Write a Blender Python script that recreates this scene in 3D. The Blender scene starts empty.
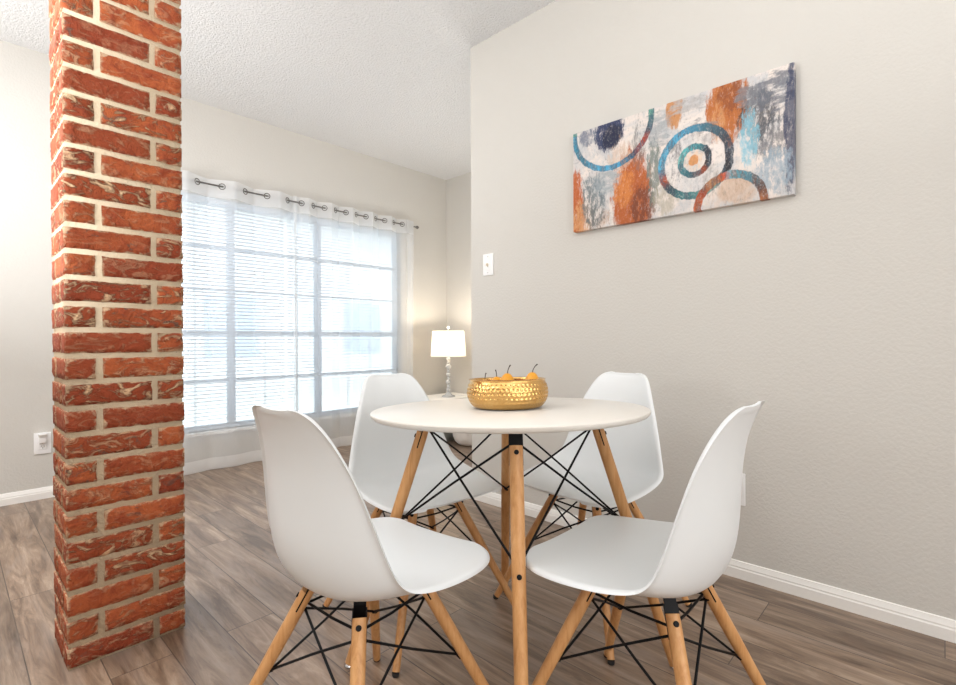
import bpy, bmesh, math, random
from mathutils import Vector, Matrix, noise
random.seed(7)
S = bpy.context.scene
COL = S.collection
PI = math.pi

# ------------------------------------------------------------------ helpers
def lin(c):
    return tuple(((v/255)/12.92 if v/255 <= .04045 else ((v/255+.055)/1.055)**2.4) for v in c)

class MB:
    """collects shapes into one mesh"""
    def __init__(s):
        s.bm = bmesh.new()
        s.mi = 0
    def _f(s, vs):
        try:
            f = s.bm.faces.new(vs); f.material_index = s.mi; return f
        except ValueError:
            return None
    def box(s, a, b, M=None):
        (x0, y0, z0), (x1, y1, z1) = a, b
        P = [(x0,y0,z0),(x1,y0,z0),(x1,y1,z0),(x0,y1,z0),(x0,y0,z1),(x1,y0,z1),(x1,y1,z1),(x0,y1,z1)]
        v = [s.bm.verts.new((M @ Vector(p)) if M else p) for p in P]
        for q in ((3,2,1,0),(4,5,6,7),(0,1,5,4),(1,2,6,5),(2,3,7,6),(3,0,4,7)):
            s._f([v[i] for i in q])
        return v
    def tube(s, pts, rad, n=16, cap=True, arc=None, ref=None):
        pts = [Vector(p) for p in pts]
        if not hasattr(rad, '__len__'): rad = [rad]*len(pts)
        rings = []
        up = None
        for i, p in enumerate(pts):
            d = (pts[min(i+1, len(pts)-1)] - pts[max(i-1, 0)]).normalized()
            if up is None:
                r = Vector(ref) if ref else (Vector((0,0,1)) if abs(d.z) < .9 else Vector((1,0,0)))
            else:
                r = up
            a = (r - d*r.dot(d)).normalized(); b = d.cross(a); up = a
            a0, a1 = arc if arc else (0, 2*PI)
            m = n if not arc else n+1
            rings.append([s.bm.verts.new(p + rad[i]*(a*math.cos(a0+(a1-a0)*k/n) + b*math.sin(a0+(a1-a0)*k/n))) for k in range(m)])
        m = len(rings[0])
        for i in range(len(rings)-1):
            for k in range(m):
                s._f([rings[i][k], rings[i][(k+1)%m], rings[i+1][(k+1)%m], rings[i+1][k]])
        if cap:
            s._f(rings[0][::-1]); s._f(rings[-1])
        return rings
    def lathe(s, prof, n=48, c=(0,0,0), fn=None, close=False, caps=True):
        rings = []
        for r, z in prof:
            ring = []
            for k in range(n):
                a = 2*PI*k/n
                rr, zz = (r, z) if fn is None else fn(r, z, a)
                ring.append(s.bm.verts.new((c[0]+rr*math.cos(a), c[1]+rr*math.sin(a), c[2]+zz)))
            rings.append(ring)
        L = len(rings)
        for i in range(L if close else L-1):
            j = (i+1) % L
            for k in range(n):
                s._f([rings[i][k], rings[i][(k+1)%n], rings[j][(k+1)%n], rings[j][k]])
        if not close and caps:
            if prof[0][0] > 1e-5: s._f(rings[0][::-1])
            if prof[-1][0] > 1e-5: s._f(rings[-1])
        return rings
    def torus(s, c, axis, R, r, n=24, m=8):
        ax = Vector(axis).normalized()
        a = ax.orthogonal().normalized(); b = ax.cross(a); c = Vector(c)
        g = []
        for i in range(n):
            t = 2*PI*i/n; d = a*math.cos(t)+b*math.sin(t)
            g.append([s.bm.verts.new(c + d*(R+r*math.cos(2*PI*k/m)) + ax*r*math.sin(2*PI*k/m)) for k in range(m)])
        for i in range(n):
            for k in range(m):
                s._f([g[i][k], g[(i+1)%n][k], g[(i+1)%n][(k+1)%m], g[i][(k+1)%m]])
    def build(s, name, mat, parent=None, smooth=35, bevel=0):
        bm = s.bm
        bmesh.ops.remove_doubles(bm, verts=bm.verts, dist=1e-6)
        if bevel:
            ed = [e for e in bm.edges if len(e.link_faces) == 2 and e.calc_face_angle(0) > .6]
            bmesh.ops.bevel(bm, geom=ed, offset=bevel, segments=2, affect='EDGES', profile=.6)
        bmesh.ops.recalc_face_normals(bm, faces=bm.faces)
        me = bpy.data.meshes.new(name)
        bm.to_mesh(me); bm.free()
        for m in (mat if isinstance(mat, (list, tuple)) else [mat]): me.materials.append(m)
        if smooth:
            me.shade_smooth(); me.set_sharp_from_angle(angle=math.radians(smooth))
        o = bpy.data.objects.new(name, me); COL.objects.link(o)
        if parent: o.parent = parent
        return o

def empty(name, loc=(0,0,0), rz=0):
    o = bpy.data.objects.new(name, None); COL.objects.link(o)
    o.empty_display_size = .05
    o.location = loc; o.rotation_euler = (0,0,rz)
    return o
def tag(o, label, cat, group=None):
    o['label'] = label; o['category'] = cat
    if group: o['group'] = group
    return o
def struct(o):
    o['kind'] = 'structure'; return o
def copy_tree(o, parent=None):
    c = o.copy(); COL.objects.link(c)
    if parent: c.parent = parent
    for ch in list(o.children): copy_tree(ch, c)
    return c

# ------------------------------------------------------------------ materials
class NT:
    def __init__(s, name):
        s.m = bpy.data.materials.new(name); s.m.use_nodes = True
        s.t = s.m.node_tree; s.n = s.t.nodes; s.n.clear()
        s.out = s.n.new('ShaderNodeOutputMaterial')
    def new(s, typ, **kw):
        n = s.n.new('ShaderNode'+typ)
        for k, v in kw.items():
            if k.startswith('i_'):
                n.inputs[k[2:].replace('_', ' ')].default_value = v
            else: setattr(n, k, v)
        return n
    def link(s, a, b): s.t.links.new(a, b)
    def put(s, sock, v):
        if isinstance(v, bpy.types.NodeSocket): s.link(v, sock)
        else: sock.default_value = v
    def math(s, op, a, b=0.0, c=None, clamp=False):
        n = s.new('Math', operation=op, use_clamp=clamp)
        s.put(n.inputs[0], a); s.put(n.inputs[1], b)
        if c is not None: s.put(n.inputs[2], c)
        return n.outputs[0]
    def mix(s, f, a, b, mode='MIX'):
        n = s.new('Mix', data_type='RGBA', blend_type=mode)
        s.put(n.inputs[0], f)
        s.put(n.inputs[6], a if isinstance(a, bpy.types.NodeSocket) else (*a[:3], 1))
        s.put(n.inputs[7], b if isinstance(b, bpy.types.NodeSocket) else (*b[:3], 1))
        return n.outputs[2]
    def coord(s, which='Object', scale=(1,1,1), rot=(0,0,0), loc=(0,0,0)):
        tc = s.new('TexCoord'); mp = s.new('Mapping')
        mp.inputs['Scale'].default_value = scale; mp.inputs['Rotation'].default_value = rot; mp.inputs['Location'].default_value = loc
        s.link(tc.outputs[which], mp.inputs['Vector']); return mp.outputs[0]
    def noise(s, vec, scale, detail=4, rough=.55, dist=0):
        n = s.new('TexNoise'); n.inputs['Scale'].default_value = scale; n.inputs['Detail'].default_value = detail
        n.inputs['Roughness'].default_value = rough; n.inputs['Distortion'].default_value = dist
        s.link(vec, n.inputs['Vector']); return n.outputs['Fac']
    def ramp(s, f, stops, interp='LINEAR'):
        n = s.new('ValToRGB'); e = n.color_ramp.elements; n.color_ramp.interpolation = interp
        while len(e) < len(stops): e.new(.5)
        for i, (p, c) in enumerate(stops):
            e[i].position = p; e[i].color = (*(c if hasattr(c, '__len__') else (c, c, c)), 1)
        s.link(f, n.inputs[0]); return n.outputs[0]
    def smooth(s, v, a, b):
        n = s.new('MapRange', interpolation_type='SMOOTHSTEP')
        s.put(n.inputs[0], v); n.inputs[1].default_value = a; n.inputs[2].default_value = b
        return n.outputs[0]
    def bump(s, h, strength=.3, dist=.01):
        b = s.new('Bump'); b.inputs['Strength'].default_value = strength; b.inputs['Distance'].default_value = dist
        s.link(h, b.inputs['Height']); return b.outputs[0]
    def principled(s, color, rough=.5, metal=0, normal=None, spec=.5, **kw):
        p = s.new('BsdfPrincipled')
        s.put(p.inputs['Base Color'], color if isinstance(color, bpy.types.NodeSocket) else (*color[:3], 1))
        s.put(p.inputs['Roughness'], rough); p.inputs['Metallic'].default_value = metal
        p.inputs['Specular IOR Level'].default_value = spec
        if normal: s.link(normal, p.inputs['Normal'])
        for k, v in kw.items(): p.inputs[k.replace('_', ' ')].default_value = v
        s.link(p.outputs[0], s.out.inputs[0]); return s.m

def mat_plain(name, rgb, rough=.5, metal=0, var=.03, spec=.5):
    t = NT(name); v = t.coord()
    n = t.noise(v, 6, 3)
    c = lin(rgb)
    col = t.mix(n, tuple(x*(1-var) for x in c), tuple(min(1, x*(1+var)) for x in c))
    return t.principled(col, rough, metal, None, spec)

def mat_wall(name, rgb):
    t = NT(name); v = t.coord()
    n = t.noise(v, 95, 2, .5); n2 = t.noise(v, 1.1, 2)
    c = lin(rgb)
    col = t.mix(n2, tuple(x*.97 for x in c), tuple(x*1.02 for x in c))
    h = t.ramp(n, [(.35, 0), (.62, 1)])
    return t.principled(col, .75, 0, t.bump(h, .16, .003), .25)
def mat_ceiling():
    t = NT('popcorn_ceiling'); v = t.coord()
    n = t.noise(v, 75, 4, .7); n2 = t.noise(v, 170, 2, .6)
    h = t.math('ADD', t.ramp(n, [(.38, 0), (.66, 1)]), t.math('MULTIPLY', n2, .5))
    pits = t.ramp(n, [(.29, .55), (.38, 1)])
    col = t.mix(1.0, (.93,.93,.925), pits, 'MULTIPLY')
    return t.principled(col, .9, 0, t.bump(h, .75, .012), .1)
def mat_floor():
    t = NT('wood_plank_floor')
    # planks run along Y: brick texture in (y, x)
    v = t.coord('Object', rot=(0,0,PI/2), scale=(1,1,1))
    b = t.new('TexBrick', offset=.37, offset_frequency=2, squash=1)
    t.link(v, b.inputs['Vector'])
    for k, x in (('Scale', 1), ('Mortar Size', .0016), ('Mortar Smooth', .1), ('Bias', 0), ('Brick Width', 1.22), ('Row Height', .152)):
        b.inputs[k].default_value = x
    b.inputs['Color1'].default_value = (0,0,0,1); b.inputs['Color2'].default_value = (1,1,1,1); b.inputs['Mortar'].default_value = (.5,.5,.5,1)
    rnd = b.outputs['Color']
    # shift the grain per plank
    tc = t.new('TexCoord'); comb = t.new('CombineXYZ')
    t.link(t.math('MULTIPLY', rnd, 7.3), comb.inputs[0]); t.link(t.math('MULTIPLY', rnd, 13.1), comb.inputs[1])
    add = t.new('VectorMath', operation='ADD'); t.link(tc.outputs['Object'], add.inputs[0]); t.link(comb.outputs[0], add.inputs[1])
    def mp(sc):
        m = t.new('Mapping'); m.inputs['Scale'].default_value = sc; t.link(add.outputs[0], m.inputs['Vector']); return m.outputs[0]
    g1 = t.noise(mp((20, 2.2, 1)), 1.0, 8, .70, .9)
    g2 = t.noise(mp((110, 3.5, 1)), 1.0, 4, .6, .2)
    g3 = t.noise(mp((7, .9, 1)), 1.0, 4, .6, 1.6)
    g4 = t.noise(mp((60, 9, 1)), 1.0, 3, .6, .5)
    base = t.ramp(g1, [(.28, lin((72,55,43))), (.42, lin((117,96,79))), (.55, lin((148,126,107))), (.72, lin((186,166,147)))])
    base = t.mix(t.math('MULTIPLY', t.smooth(g3, .50, .68), .55), base, lin((158,142,130)))
    base = t.mix(t.math('MULTIPLY', t.smooth(g3, .46, .33), .45), base, lin((88,69,56)))
    base = t.mix(t.math('MULTIPLY', t.smooth(g2, .52, .72), .22), base, lin((84,68,58)))
    base = t.mix(t.math('MULTIPLY', t.smooth(g4, .64, .74), .4), base, lin((72,58,50)))
    tint = t.mix(rnd, (.80,.79,.78), (1.12,1.10,1.08))
    base = t.mix(1.0, base, tint, 'MULTIPLY')
    base = t.mix(t.math('MULTIPLY', b.outputs['Fac'], .75), base, lin((52,42,36)))
    h = t.math('SUBTRACT', t.math('MULTIPLY', g2, .4), t.math('MULTIPLY', b.outputs['Fac'], 1.5))
    rough = t.math('ADD', t.math('MULTIPLY', g1, .14), .27)
    return t.principled(base, rough, 0, t.bump(h, .22, .003), .75)
def mat_wood():
    t = NT('beech_wood')
    v = t.coord('Object', scale=(1,1,.09)); n = t.noise(v, 90, 4, .6, .4)
    v2 = t.coord('Object', scale=(1,1,.3)); n2 = t.noise(v2, 9, 2)
    col = t.ramp(n, [(.25, lin((178,124,74))), (.5, lin((203,152,99))), (.8, lin((218,171,120)))])
    col = t.mix(t.math('MULTIPLY', n2, .3), col, lin((190,134,82)))
    return t.principled(col, .42, 0, None, .4)
def mat_brick():
    t = NT('red_brick'); v = t.coord()
    at = t.new('Attribute', attribute_name='brick_tone'); sep = t.new('SeparateColor'); t.link(at.outputs['Color'], sep.inputs[0])
    r1, r2, r3 = sep.outputs
    # offset the noise per brick so that marks stop at its edges
    comb = t.new('CombineXYZ'); t.link(t.math('MULTIPLY', r1, 31.), comb.inputs[0]); t.link(t.math('MULTIPLY', r2, 17.), comb.inputs[2])
    add = t.new('VectorMath', operation='ADD'); t.link(v, add.inputs[0]); t.link(comb.outputs[0], add.inputs[1]); w = add.outputs[0]
    n1 = t.noise(w, 16, 5, .65, .8); n2 = t.noise(w, 42, 4, .6, .5)
    ws = t.new('Mapping'); ws.inputs['Scale'].default_value = (1,1,1.9); t.link(w, ws.inputs['Vector'])
    n3 = t.noise(ws.outputs[0], 15, 5, .62, 2.2); n4 = t.noise(ws.outputs[0], 24, 4, .6, 1.0)
    col = t.mix(r1, lin((130,55,33)), lin((184,98,56)))
    col = t.mix(t.smooth(n1, .35, .68), col, lin((146,66,40)))
    col = t.mix(t.math('MULTIPLY', t.smooth(n2, .55, .72), .5), col, lin((112,44,28)))
    dark = t.math('MULTIPLY', t.smooth(n4, .56, .68), t.smooth(r2, .15, .6))
    col = t.mix(t.math('MULTIPLY', dark, .8), col, lin((96,80,70)))
    smear = t.math('MULTIPLY', t.smooth(n3, .50, .64), t.math('ADD', t.math('MULTIPLY', r3, .95), .12), clamp=True)
    col = t.mix(smear, col, lin((216,180,142)))
    rim = t.smooth(t.math('ADD', at.outputs['Alpha'], t.math('MULTIPLY', t.math('SUBTRACT', n2, .5), 2.2)), .72, 1.25)
    col = t.mix(t.math('MULTIPLY', rim, .75), col, lin((212,184,150)))
    grit = t.noise(v, 210, 3, .7)
    col = t.mix(t.math('MULTIPLY', t.smooth(grit, .56, .68), .35), col, lin((84,48,36)))
    h = t.math('ADD', t.math('ADD', n1, t.math('MULTIPLY', n2, .5)), t.math('MULTIPLY', smear, .4))
    return t.principled(col, .8, 0, t.bump(h, 1.0, .018), .25)
def mat_mortar():
    t = NT('mortar'); v = t.coord()
    n = t.noise(v, 130, 4, .7); n2 = t.noise(v, 9, 3)
    col = t.mix(n2, lin((204,184,154)), lin((232,216,190)))
    return t.principled(col, .95, 0, t.bump(n, .8, .006), .1)
def mat_gold():
    t = NT('hammered_gold'); v = t.coord(); n = t.noise(v, 60, 3)
    return t.principled(t.mix(n, lin((206,154,84)), lin((230,190,126))), .2, 1, t.bump(n, .12, .003))
def mat_fabric_sheer():
    t = NT('sheer_fabric')
    tc = t.new('TexCoord'); sep = t.new('SeparateXYZ'); t.link(tc.outputs['Object'], sep.inputs[0]); z = sep.outputs[2]
    v = t.coord('Object', scale=(1,1,.15)); n = t.noise(v, 160, 3)
    op = t.math('ADD', t.math('MULTIPLY', n, .05), .44)
    op = t.math('MAXIMUM', op, t.math('MULTIPLY', t.smooth(z, 1.945, 1.95), .74))
    op = t.math('MAXIMUM', op, t.math('MULTIPLY', t.smooth(z, .10, .095), .62))
    d = t.new('BsdfDiffuse'); d.inputs[0].default_value = (.9,.9,.9,1)
    tr = t.new('BsdfTranslucent'); tr.inputs[0].default_value = (.9,.92,.94,1)
    tp = t.new('BsdfTransparent')
    m1 = t.new('MixShader'); m1.inputs[0].default_value = .5; t.link(d.outputs[0], m1.inputs[1]); t.link(tr.outputs[0], m1.inputs[2])
    m2 = t.new('MixShader'); t.link(op, m2.inputs[0]); t.link(tp.outputs[0], m2.inputs[1]); t.link(m1.outputs[0], m2.inputs[2])
    t.link(m2.outputs[0], t.out.inputs[0]); return t.m
def mat_translucent(name, rgb, f=.5):
    t = NT(name); v = t.coord(); n = t.noise(v, 80, 2)
    c = lin(rgb); col = t.mix(n, tuple(x*.97 for x in c), c)
    d = t.new('BsdfDiffuse'); tr = t.new('BsdfTranslucent'); t.link(col, d.inputs[0]); t.link(col, tr.inputs[0])
    m1 = t.new('MixShader'); m1.inputs[0].default_value = f; t.link(d.outputs[0], m1.inputs[1]); t.link(tr.outputs[0], m1.inputs[2])
    t.link(m1.outputs[0], t.out.inputs[0]); return t.m
def mat_glass():
    t = NT('window_glass')
    fr = t.new('Fresnel'); fr.inputs[0].default_value = 1.45
    tp = t.new('BsdfTransparent'); tp.inputs[0].default_value = (.96,.98,.98,1)
    gl = t.new('BsdfGlossy'); gl.inputs['Roughness'].default_value = .02
    m = t.new('MixShader'); t.link(fr.outputs[0], m.inputs[0]); t.link(tp.outputs[0], m.inputs[1]); t.link(gl.outputs[0], m.inputs[2])
    t.link(m.outputs[0], t.out.inputs[0]); return t.m
def mat_crystal():
    t = NT('crystal'); v = t.coord(); n = t.noise(v, 20, 2)
    p = t.new('BsdfPrincipled'); p.inputs['Base Color'].default_value = (.95,.97,.98,1)
    t.link(t.math('MULTIPLY', n, .06), p.inputs['Roughness']); p.inputs['Transmission Weight'].default_value = .45; p.inputs['IOR'].default_value = 1.5
    t.link(p.outputs[0], t.out.inputs[0]); return t.m

def mat_canvas(W, H):
    """abstract painting: weathered ivory ground, rust and navy scrapes, teal and rust rings"""
    t = NT('abstract_paint')
    tc = t.new('TexCoord'); sep = t.new('SeparateXYZ'); t.link(tc.outputs['Object'], sep.inputs[0])
    # canvas local frame: face spans local X (0..W, left to right) and local Z (0..H)
    u, v = sep.outputs[0], sep.outputs[2]
    vec = tc.outputs['Object']
    def mp(sc, loc=(0,0,0)):
        m = t.new('Mapping'); m.inputs['Scale'].default_value = sc; m.inputs['Location'].default_value = loc; t.link(vec, m.inputs['Vector']); return m.outputs[0]
    streak = t.noise(mp((1,1,.36)), 62, 8, .76, .3)
    streak2 = t.noise(mp((1,1,.30), (3,0,1)), 40, 8, .78, .3)
    blot = t.noise(mp((1,1,1), (5,0,2)), 9, 5, .65, .6)
    fine = t.noise(mp((1,1,1)), 120, 3, .7)
    horiz = t.noise(mp((.35,1,1), (9,0,4)), 38, 5, .7, .3)
    big = t.noise(mp((1,1,1), (1,0,7)), 4.2, 3, .5)
    col = t.mix(t.smooth(blot, .40, .64), lin((196,195,196)), lin((228,217,209)))
    col = t.mix(t.math('MULTIPLY', t.smooth(streak2, .52, .66), .55), col, lin((178,186,190)))
    col = t.mix(t.math('MULTIPLY', t.smooth(horiz, .58, .68), .45), col, lin((150,150,152)))
    col = t.mix(t.math('MULTIPLY', t.smooth(streak, .60, .70), .5), col, lin((210,172,142)))
    def blob(cu, cv, ru, rv, rgb, tex, lo, hi, k=1.0):
        nonlocal col
        a = t.math('DIVIDE', t.math('SUBTRACT', u, cu), ru); b = t.math('DIVIDE', t.math('SUBTRACT', v, cv), rv)
        d = t.math('ADD', t.math('POWER', t.math('ABSOLUTE', a), 2.0), t.math('POWER', t.math('ABSOLUTE', b), 2.0))
        w = t.smooth(d, 1.25, .1)
        f = t.smooth(t.math('ADD', tex, t.math('MULTIPLY', t.math('SUBTRACT', w, 1.0), .42)), lo, hi)
        col = t.mix(t.math('MULTIPLY', f, k), col, lin(rgb))
    blob(.30, .12, .12, .26, (176,92,42), streak2, .27, .44)
    blob(.35, .07, .09, .13, (112,56,34), streak, .36, .50, .85)
    blob(.26, .16, .08, .13, (214,134,66), streak, .38, .52, .7)
    blob(.690, .385, .10, .19, (180,106,54), streak2, .27, .43)
    blob(.70, .42, .07, .11, (136,74,40), streak, .38, .52, .8)
    blob(.66, .33, .04, .12, (206,150,100), streak, .38, .52, .7)
    blob(.488, .435, .045, .11, (192,128,66), streak2, .27, .42, .9)
    blob(.015, .09, .06, .26, (184,96,48), streak2, .28, .44)
    blob(.05, .05, .09, .16, (214,158,106), streak, .38, .54, .8)
    blob(.13, .05, .10, .08, (176,140,110), streak, .40, .56, .7)
    blob(.190, .430, .10, .12, (54,64,96), streak, .30, .45)
    blob(.205, .405, .07, .08, (30,36,60), streak2, .34, .46, .85)
    blob(.08, .435, .07, .06, (96,106,128), streak, .36, .52, .8)
    blob(.795, .32, .10, .15, (58,56,60), streak, .36, .52, .85)
    blob(.86, .39, .11, .11, (104,108,118), horiz, .34, .52, .85)
    blob(.845, .22, .12, .13, (88,92,100), streak, .38, .55, .75)
    blob(.76, .40, .06, .07, (120,122,128), horiz, .36, .52, .8)
    blob(.905, .25, .03, .30, (52,60,88), streak2, .30, .46, .85)
    blob(.11, .13, .10, .20, (92,108,114), streak, .38, .54, .85)
    blob(.17, .22, .10, .10, (150,160,166), horiz, .36, .54, .7)
    blob(.40, .20, .05, .22, (96,112,106), streak, .38, .52, .8)
    blob(.42, .38, .08, .12, (150,156,160), horiz, .36, .54, .7)
    blob(.77, .24, .05, .18, (136,190,208), streak, .38, .54, .8)
    blob(.86, .10, .10, .13, (150,168,182), streak, .38, .55, .8)
    blob(.60, .29, .12, .10, (130,126,128), horiz, .38, .56, .6)
    blob(.73, .05, .09, .08, (196,164,138), blot, .26, .44, .8)
    blob(.45, .08, .08, .12, (176,168,150), streak, .38, .54, .7)
    blob(.50, .22, .05, .16, (120,118,120), streak, .42, .56, .7)
    blob(.63, .12, .05, .12, (150,146,142), streak2, .40, .56, .7)
    blob(.55, .44, .12, .05, (176,172,170), horiz, .36, .52, .8)
    blob(.25, .30, .10, .10, (206,180,160), streak, .38, .54, .7)
    blob(.33, .33, .05, .16, (110,112,112), streak2, .42, .56, .7)
    wob = t.math('ADD', t.math('MULTIPLY', t.math('SUBTRACT', blot, .5), .012), t.math('MULTIPLY', t.math('SUBTRACT', streak, .5), .02))
    def ring(cu, cv, r0, r1, ramp, tone, lo=.0):
        """ramp over the angle (0..1 from the left, clockwise seen from the front)"""
        nonlocal col
        du = t.math('SUBTRACT', u, cu); dv = t.math('SUBTRACT', v, cv)
        d = t.math('ADD', t.math('SQRT', t.math('ADD', t.math('MULTIPLY', du, du), t.math('MULTIPLY', dv, dv))), wob)
        f = t.math('MULTIPLY', t.smooth(d, r0-.002, r0+.002), t.smooth(d, r1+.002, r1-.002))
        ang = t.math('DIVIDE', t.math('ADD', t.math('ARCTAN2', dv, du), PI), 2*PI)   # 0 at left, .25 bottom, .5 right, .75 top
        ang = t.math('ADD', ang, t.math('MULTIPLY', t.math('SUBTRACT', streak, .5), .10), clamp=True)
        c = t.ramp(ang, [(p, lin(q)) for p, q in ramp])
        c = t.mix(t.math('MULTIPLY', t.smooth(streak2, .46, .56), .75), c, lin(tone))
        f = t.math('MULTIPLY', f, t.math('ADD', t.math('MULTIPLY', t.smooth(fine, .32, .46), .3), .7))
        f = t.math('MULTIPLY', f, t.math('ADD', t.math('MULTIPLY', t.smooth(streak2, .64, .54), .4), .6))
        col = t.mix(f, col, lin(c) if not isinstance(c, bpy.types.NodeSocket) else c)
    W_ = (232,226,222)
    def disc(cu, cv, r, rgb, k):
        nonlocal col
        du = t.math('SUBTRACT', u, cu); dv = t.math('SUBTRACT', v, cv)
        d = t.math('SQRT', t.math('ADD', t.math('MULTIPLY', du, du), t.math('MULTIPLY', dv, dv)))
        f = t.math('MULTIPLY', t.smooth(d, r+.006, r-.012), t.math('MULTIPLY', t.smooth(streak, .60, .42), k))
        col = t.mix(f, col, lin(rgb))
    disc(.568, .200, .125, W_, .5)
    ring(.568, .200, .120, .150, [(.0,(66,140,170)), (.06,(176,80,44)), (.11,(44,66,74)), (.22,(60,128,132)), (.34,(110,150,140)), (.42,(40,42,48)), (.56,(60,58,66)), (.70,(70,110,126)), (.80,(78,160,196)), (.93,(90,170,204))], (54,72,88))
    disc(.570, .205, .045, (222,190,160), .7)
    ring(.570, .205, .044, .068, [(.0,(70,140,150)), (.2,(44,92,104)), (.36,(150,70,40)), (.42,(60,44,44)), (.6,(50,60,70)), (.8,(80,170,178)), (.95,(110,180,176))], (50,80,96))
    blob(.566, .207, .024, .026, (206,138,72), streak2, .22, .40, .9)
    ring(.200, .455, .178, .203, [(.0,(64,150,184)), (.10,(60,120,140)), (.20,(84,168,206)), (.30,(70,150,190)), (.34,(44,56,80)), (.40,(170,66,40)), (.45,(58,74,88)), (.52,(96,160,146))], (58,92,112))
    disc(.700, -.002, .10, (216,196,180), .6)
    ring(.700, -.002, .105, .136, [(.48,(196,116,60)), (.56,(90,70,66)), (.66,(80,130,146)), (.74,(96,170,186)), (.78,(196,82,44)), (.83,(176,132,92)), (.90,(150,62,36)), (.97,(196,98,52))], (110,74,60))
    rub = t.noise(mp((1,1,.5), (2,0,9)), 95, 8, .8)
    col = t.mix(t.math('MULTIPLY', t.smooth(rub, .52, .66), .26), col, lin((226,216,208)))
    col = t.mix(t.math('MULTIPLY', t.smooth(rub, .47, .36), .35), col, lin((86,80,82)))
    return t.principled(col, .5, 0, t.bump(t.math('ADD', fine, streak), .25, .003), .3)

M = {}
M['wall'] = mat_wall('greige_wall_paint', (206,203,197))
M['ceiling'] = mat_ceiling()
M['trim'] = mat_plain('white_trim_paint', (240,238,234), .4)
M['floor'] = mat_floor()
M['wood'] = mat_wood()
M['plastic'] = mat_plain('white_moulded_plastic', (224,227,228), .38, var=.01)
M['top'] = mat_plain('white_satin_lacquer', (226,221,213), .32, var=.01)
M['black'] = mat_plain('black_powder_coat', (10,10,13), .5, spec=.2)
M['rubber'] = mat_plain('dark_rubber', (38,36,36), .7)
M['chrome'] = mat_plain('chrome', (210,210,212), .15, 1)
M['nickel'] = mat_plain('brushed_nickel', (120,118,116), .35, 1)
M['brick'] = mat_brick(); M['mortar'] = mat_mortar()
M['gold'] = mat_gold()
M['sheer'] = mat_fabric_sheer()
M['shade'] = mat_translucent('lamp_shade_linen', (250,246,240), .55)
M['slat'] = mat_translucent('blind_slat', (232,238,246), .10)
M['vinyl'] = mat_plain('shade_tinted_white_vinyl', (208,220,233), .4)  # white vinyl; its bluish shade is put into the colour
M['glass'] = mat_glass(); M['crystal'] = mat_crystal()
M['plate'] = mat_plain('white_plate_plastic', (240,240,240), .35, var=.01)
M['slot'] = mat_plain('dark_slot', (60,58,56), .6)
M['ivory'] = mat_plain('ivory_toggle', (222,208,186), .4)
M['pouf'] = mat_plain('white_boucle', (236,232,226), .9)
M['cabinet'] = mat_plain('grey_painted_wood', (150,152,146), .6)
M['cabinet_top'] = mat_plain('white_table_top', (236,234,230), .35)
M['stem'] = mat_plain('pear_stem', (52,34,24), .7)
M['concrete'] = mat_plain('pale_concrete', (206,206,202), .9)
M['stucco'] = mat_plain('pale_stucco', (214,214,214), .9)
M['tint'] = mat_plain('dim_window', (170,184,198), .3)
def mat_pear():
    t = NT('yellow_pear_skin'); v = t.coord(); n = t.noise(v, 30, 3); n2 = t.noise(v, 200, 2)
    c = t.mix(n, lin((214,140,20)), lin((232,166,44))); c = t.mix(t.math('MULTIPLY', t.smooth(n2, .62, .7), .35), c, lin((170,110,40)))
    return t.principled(c, .4)
M['pear'] = mat_pear()

# ------------------------------------------------------------------ measures
XR, YC, H, YW, XF = 2.106, 2.024, 2.627, 3.888, 3.663
XL, YF = -2.3, -2.7          # walls behind / left of the viewer
TH = .12

# ------------------------------------------------------------------ shell
m = MB(); m.box((XL-TH, YF-TH, -.1), (XF+TH, YW+TH, 0)); struct(m.build('floor', M['floor'], smooth=0))
m = MB(); m.box((XL-TH, YF-TH, H), (XF+TH, YW+TH, H+.1)); struct(m.build('ceiling', M['ceiling'], smooth=0))
WX0, WX1, WZ0, WZ1 = .60, 3.05, .275, 1.97
m = MB()
m.box((XL-TH, YW, 0), (WX0, YW+TH, H)); m.box((WX1, YW, 0), (XF+TH, YW+TH, H))
m.box((WX0, YW, 0), (WX1, YW+TH, WZ0)); m.box((WX0, YW, WZ1), (WX1, YW+TH, H))
struct(m.build('wall_back', M['wall'], smooth=0))
m = MB(); m.box((XF, YC-.14, 0), (XF+TH, YW, H)); struct(m.build('wall_far', M['wall'], smooth=0))
m = MB()
m.box((XR, YF, 0), (XR+.13, YC, H)); m.box((XR+.13, YC-.13, 0), (XF, YC, H))
struct(m.build('wall_right', M['wall'], smooth=0))
# left wall and front wall, behind the viewer
m = MB()
m.box((XL-TH, YF, 0), (XL, YW, H))
struct(m.build('wall_left', M['wall'], smooth=0))
m = MB()
m.box((XL-TH, YF-TH, 0), (XR+.13, YF, H))
struct(m.build('wall_front', M['wall'], smooth=0))

def baseboard(name, p, q, nrm):
    """moulded board along p->q, nrm points into the room"""
    prof = [(0,0),(.013,0),(.013,.036),(.0105,.041),(.011,.046),(.007,.056),(.005,.064),(0,.066)]
    m = MB(); P, Q, N = Vector(p), Vector(q), Vector(nrm)
    a = [m.bm.verts.new(P+N*d+Vector((0,0,z))) for d, z in prof]; b = [m.bm.verts.new(Q+N*d+Vector((0,0,z))) for d, z in prof]
    for i in range(len(prof)):
        j = (i+1) % len(prof); m._f([a[i], a[j], b[j], b[i]])
    m._f(a); m._f(b[::-1])
    return struct(m.build(name, M['trim'], smooth=25))
baseboard('baseboard_right', (XR, YF, 0), (XR, YC+.013, 0), (-1,0,0))
baseboard('baseboard_back', (XL, YW, 0), (XF, YW, 0), (0,-1,0))
baseboard('baseboard_far', (XF, YC, 0), (XF, YW-.013, 0), (-1,0,0))
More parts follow.
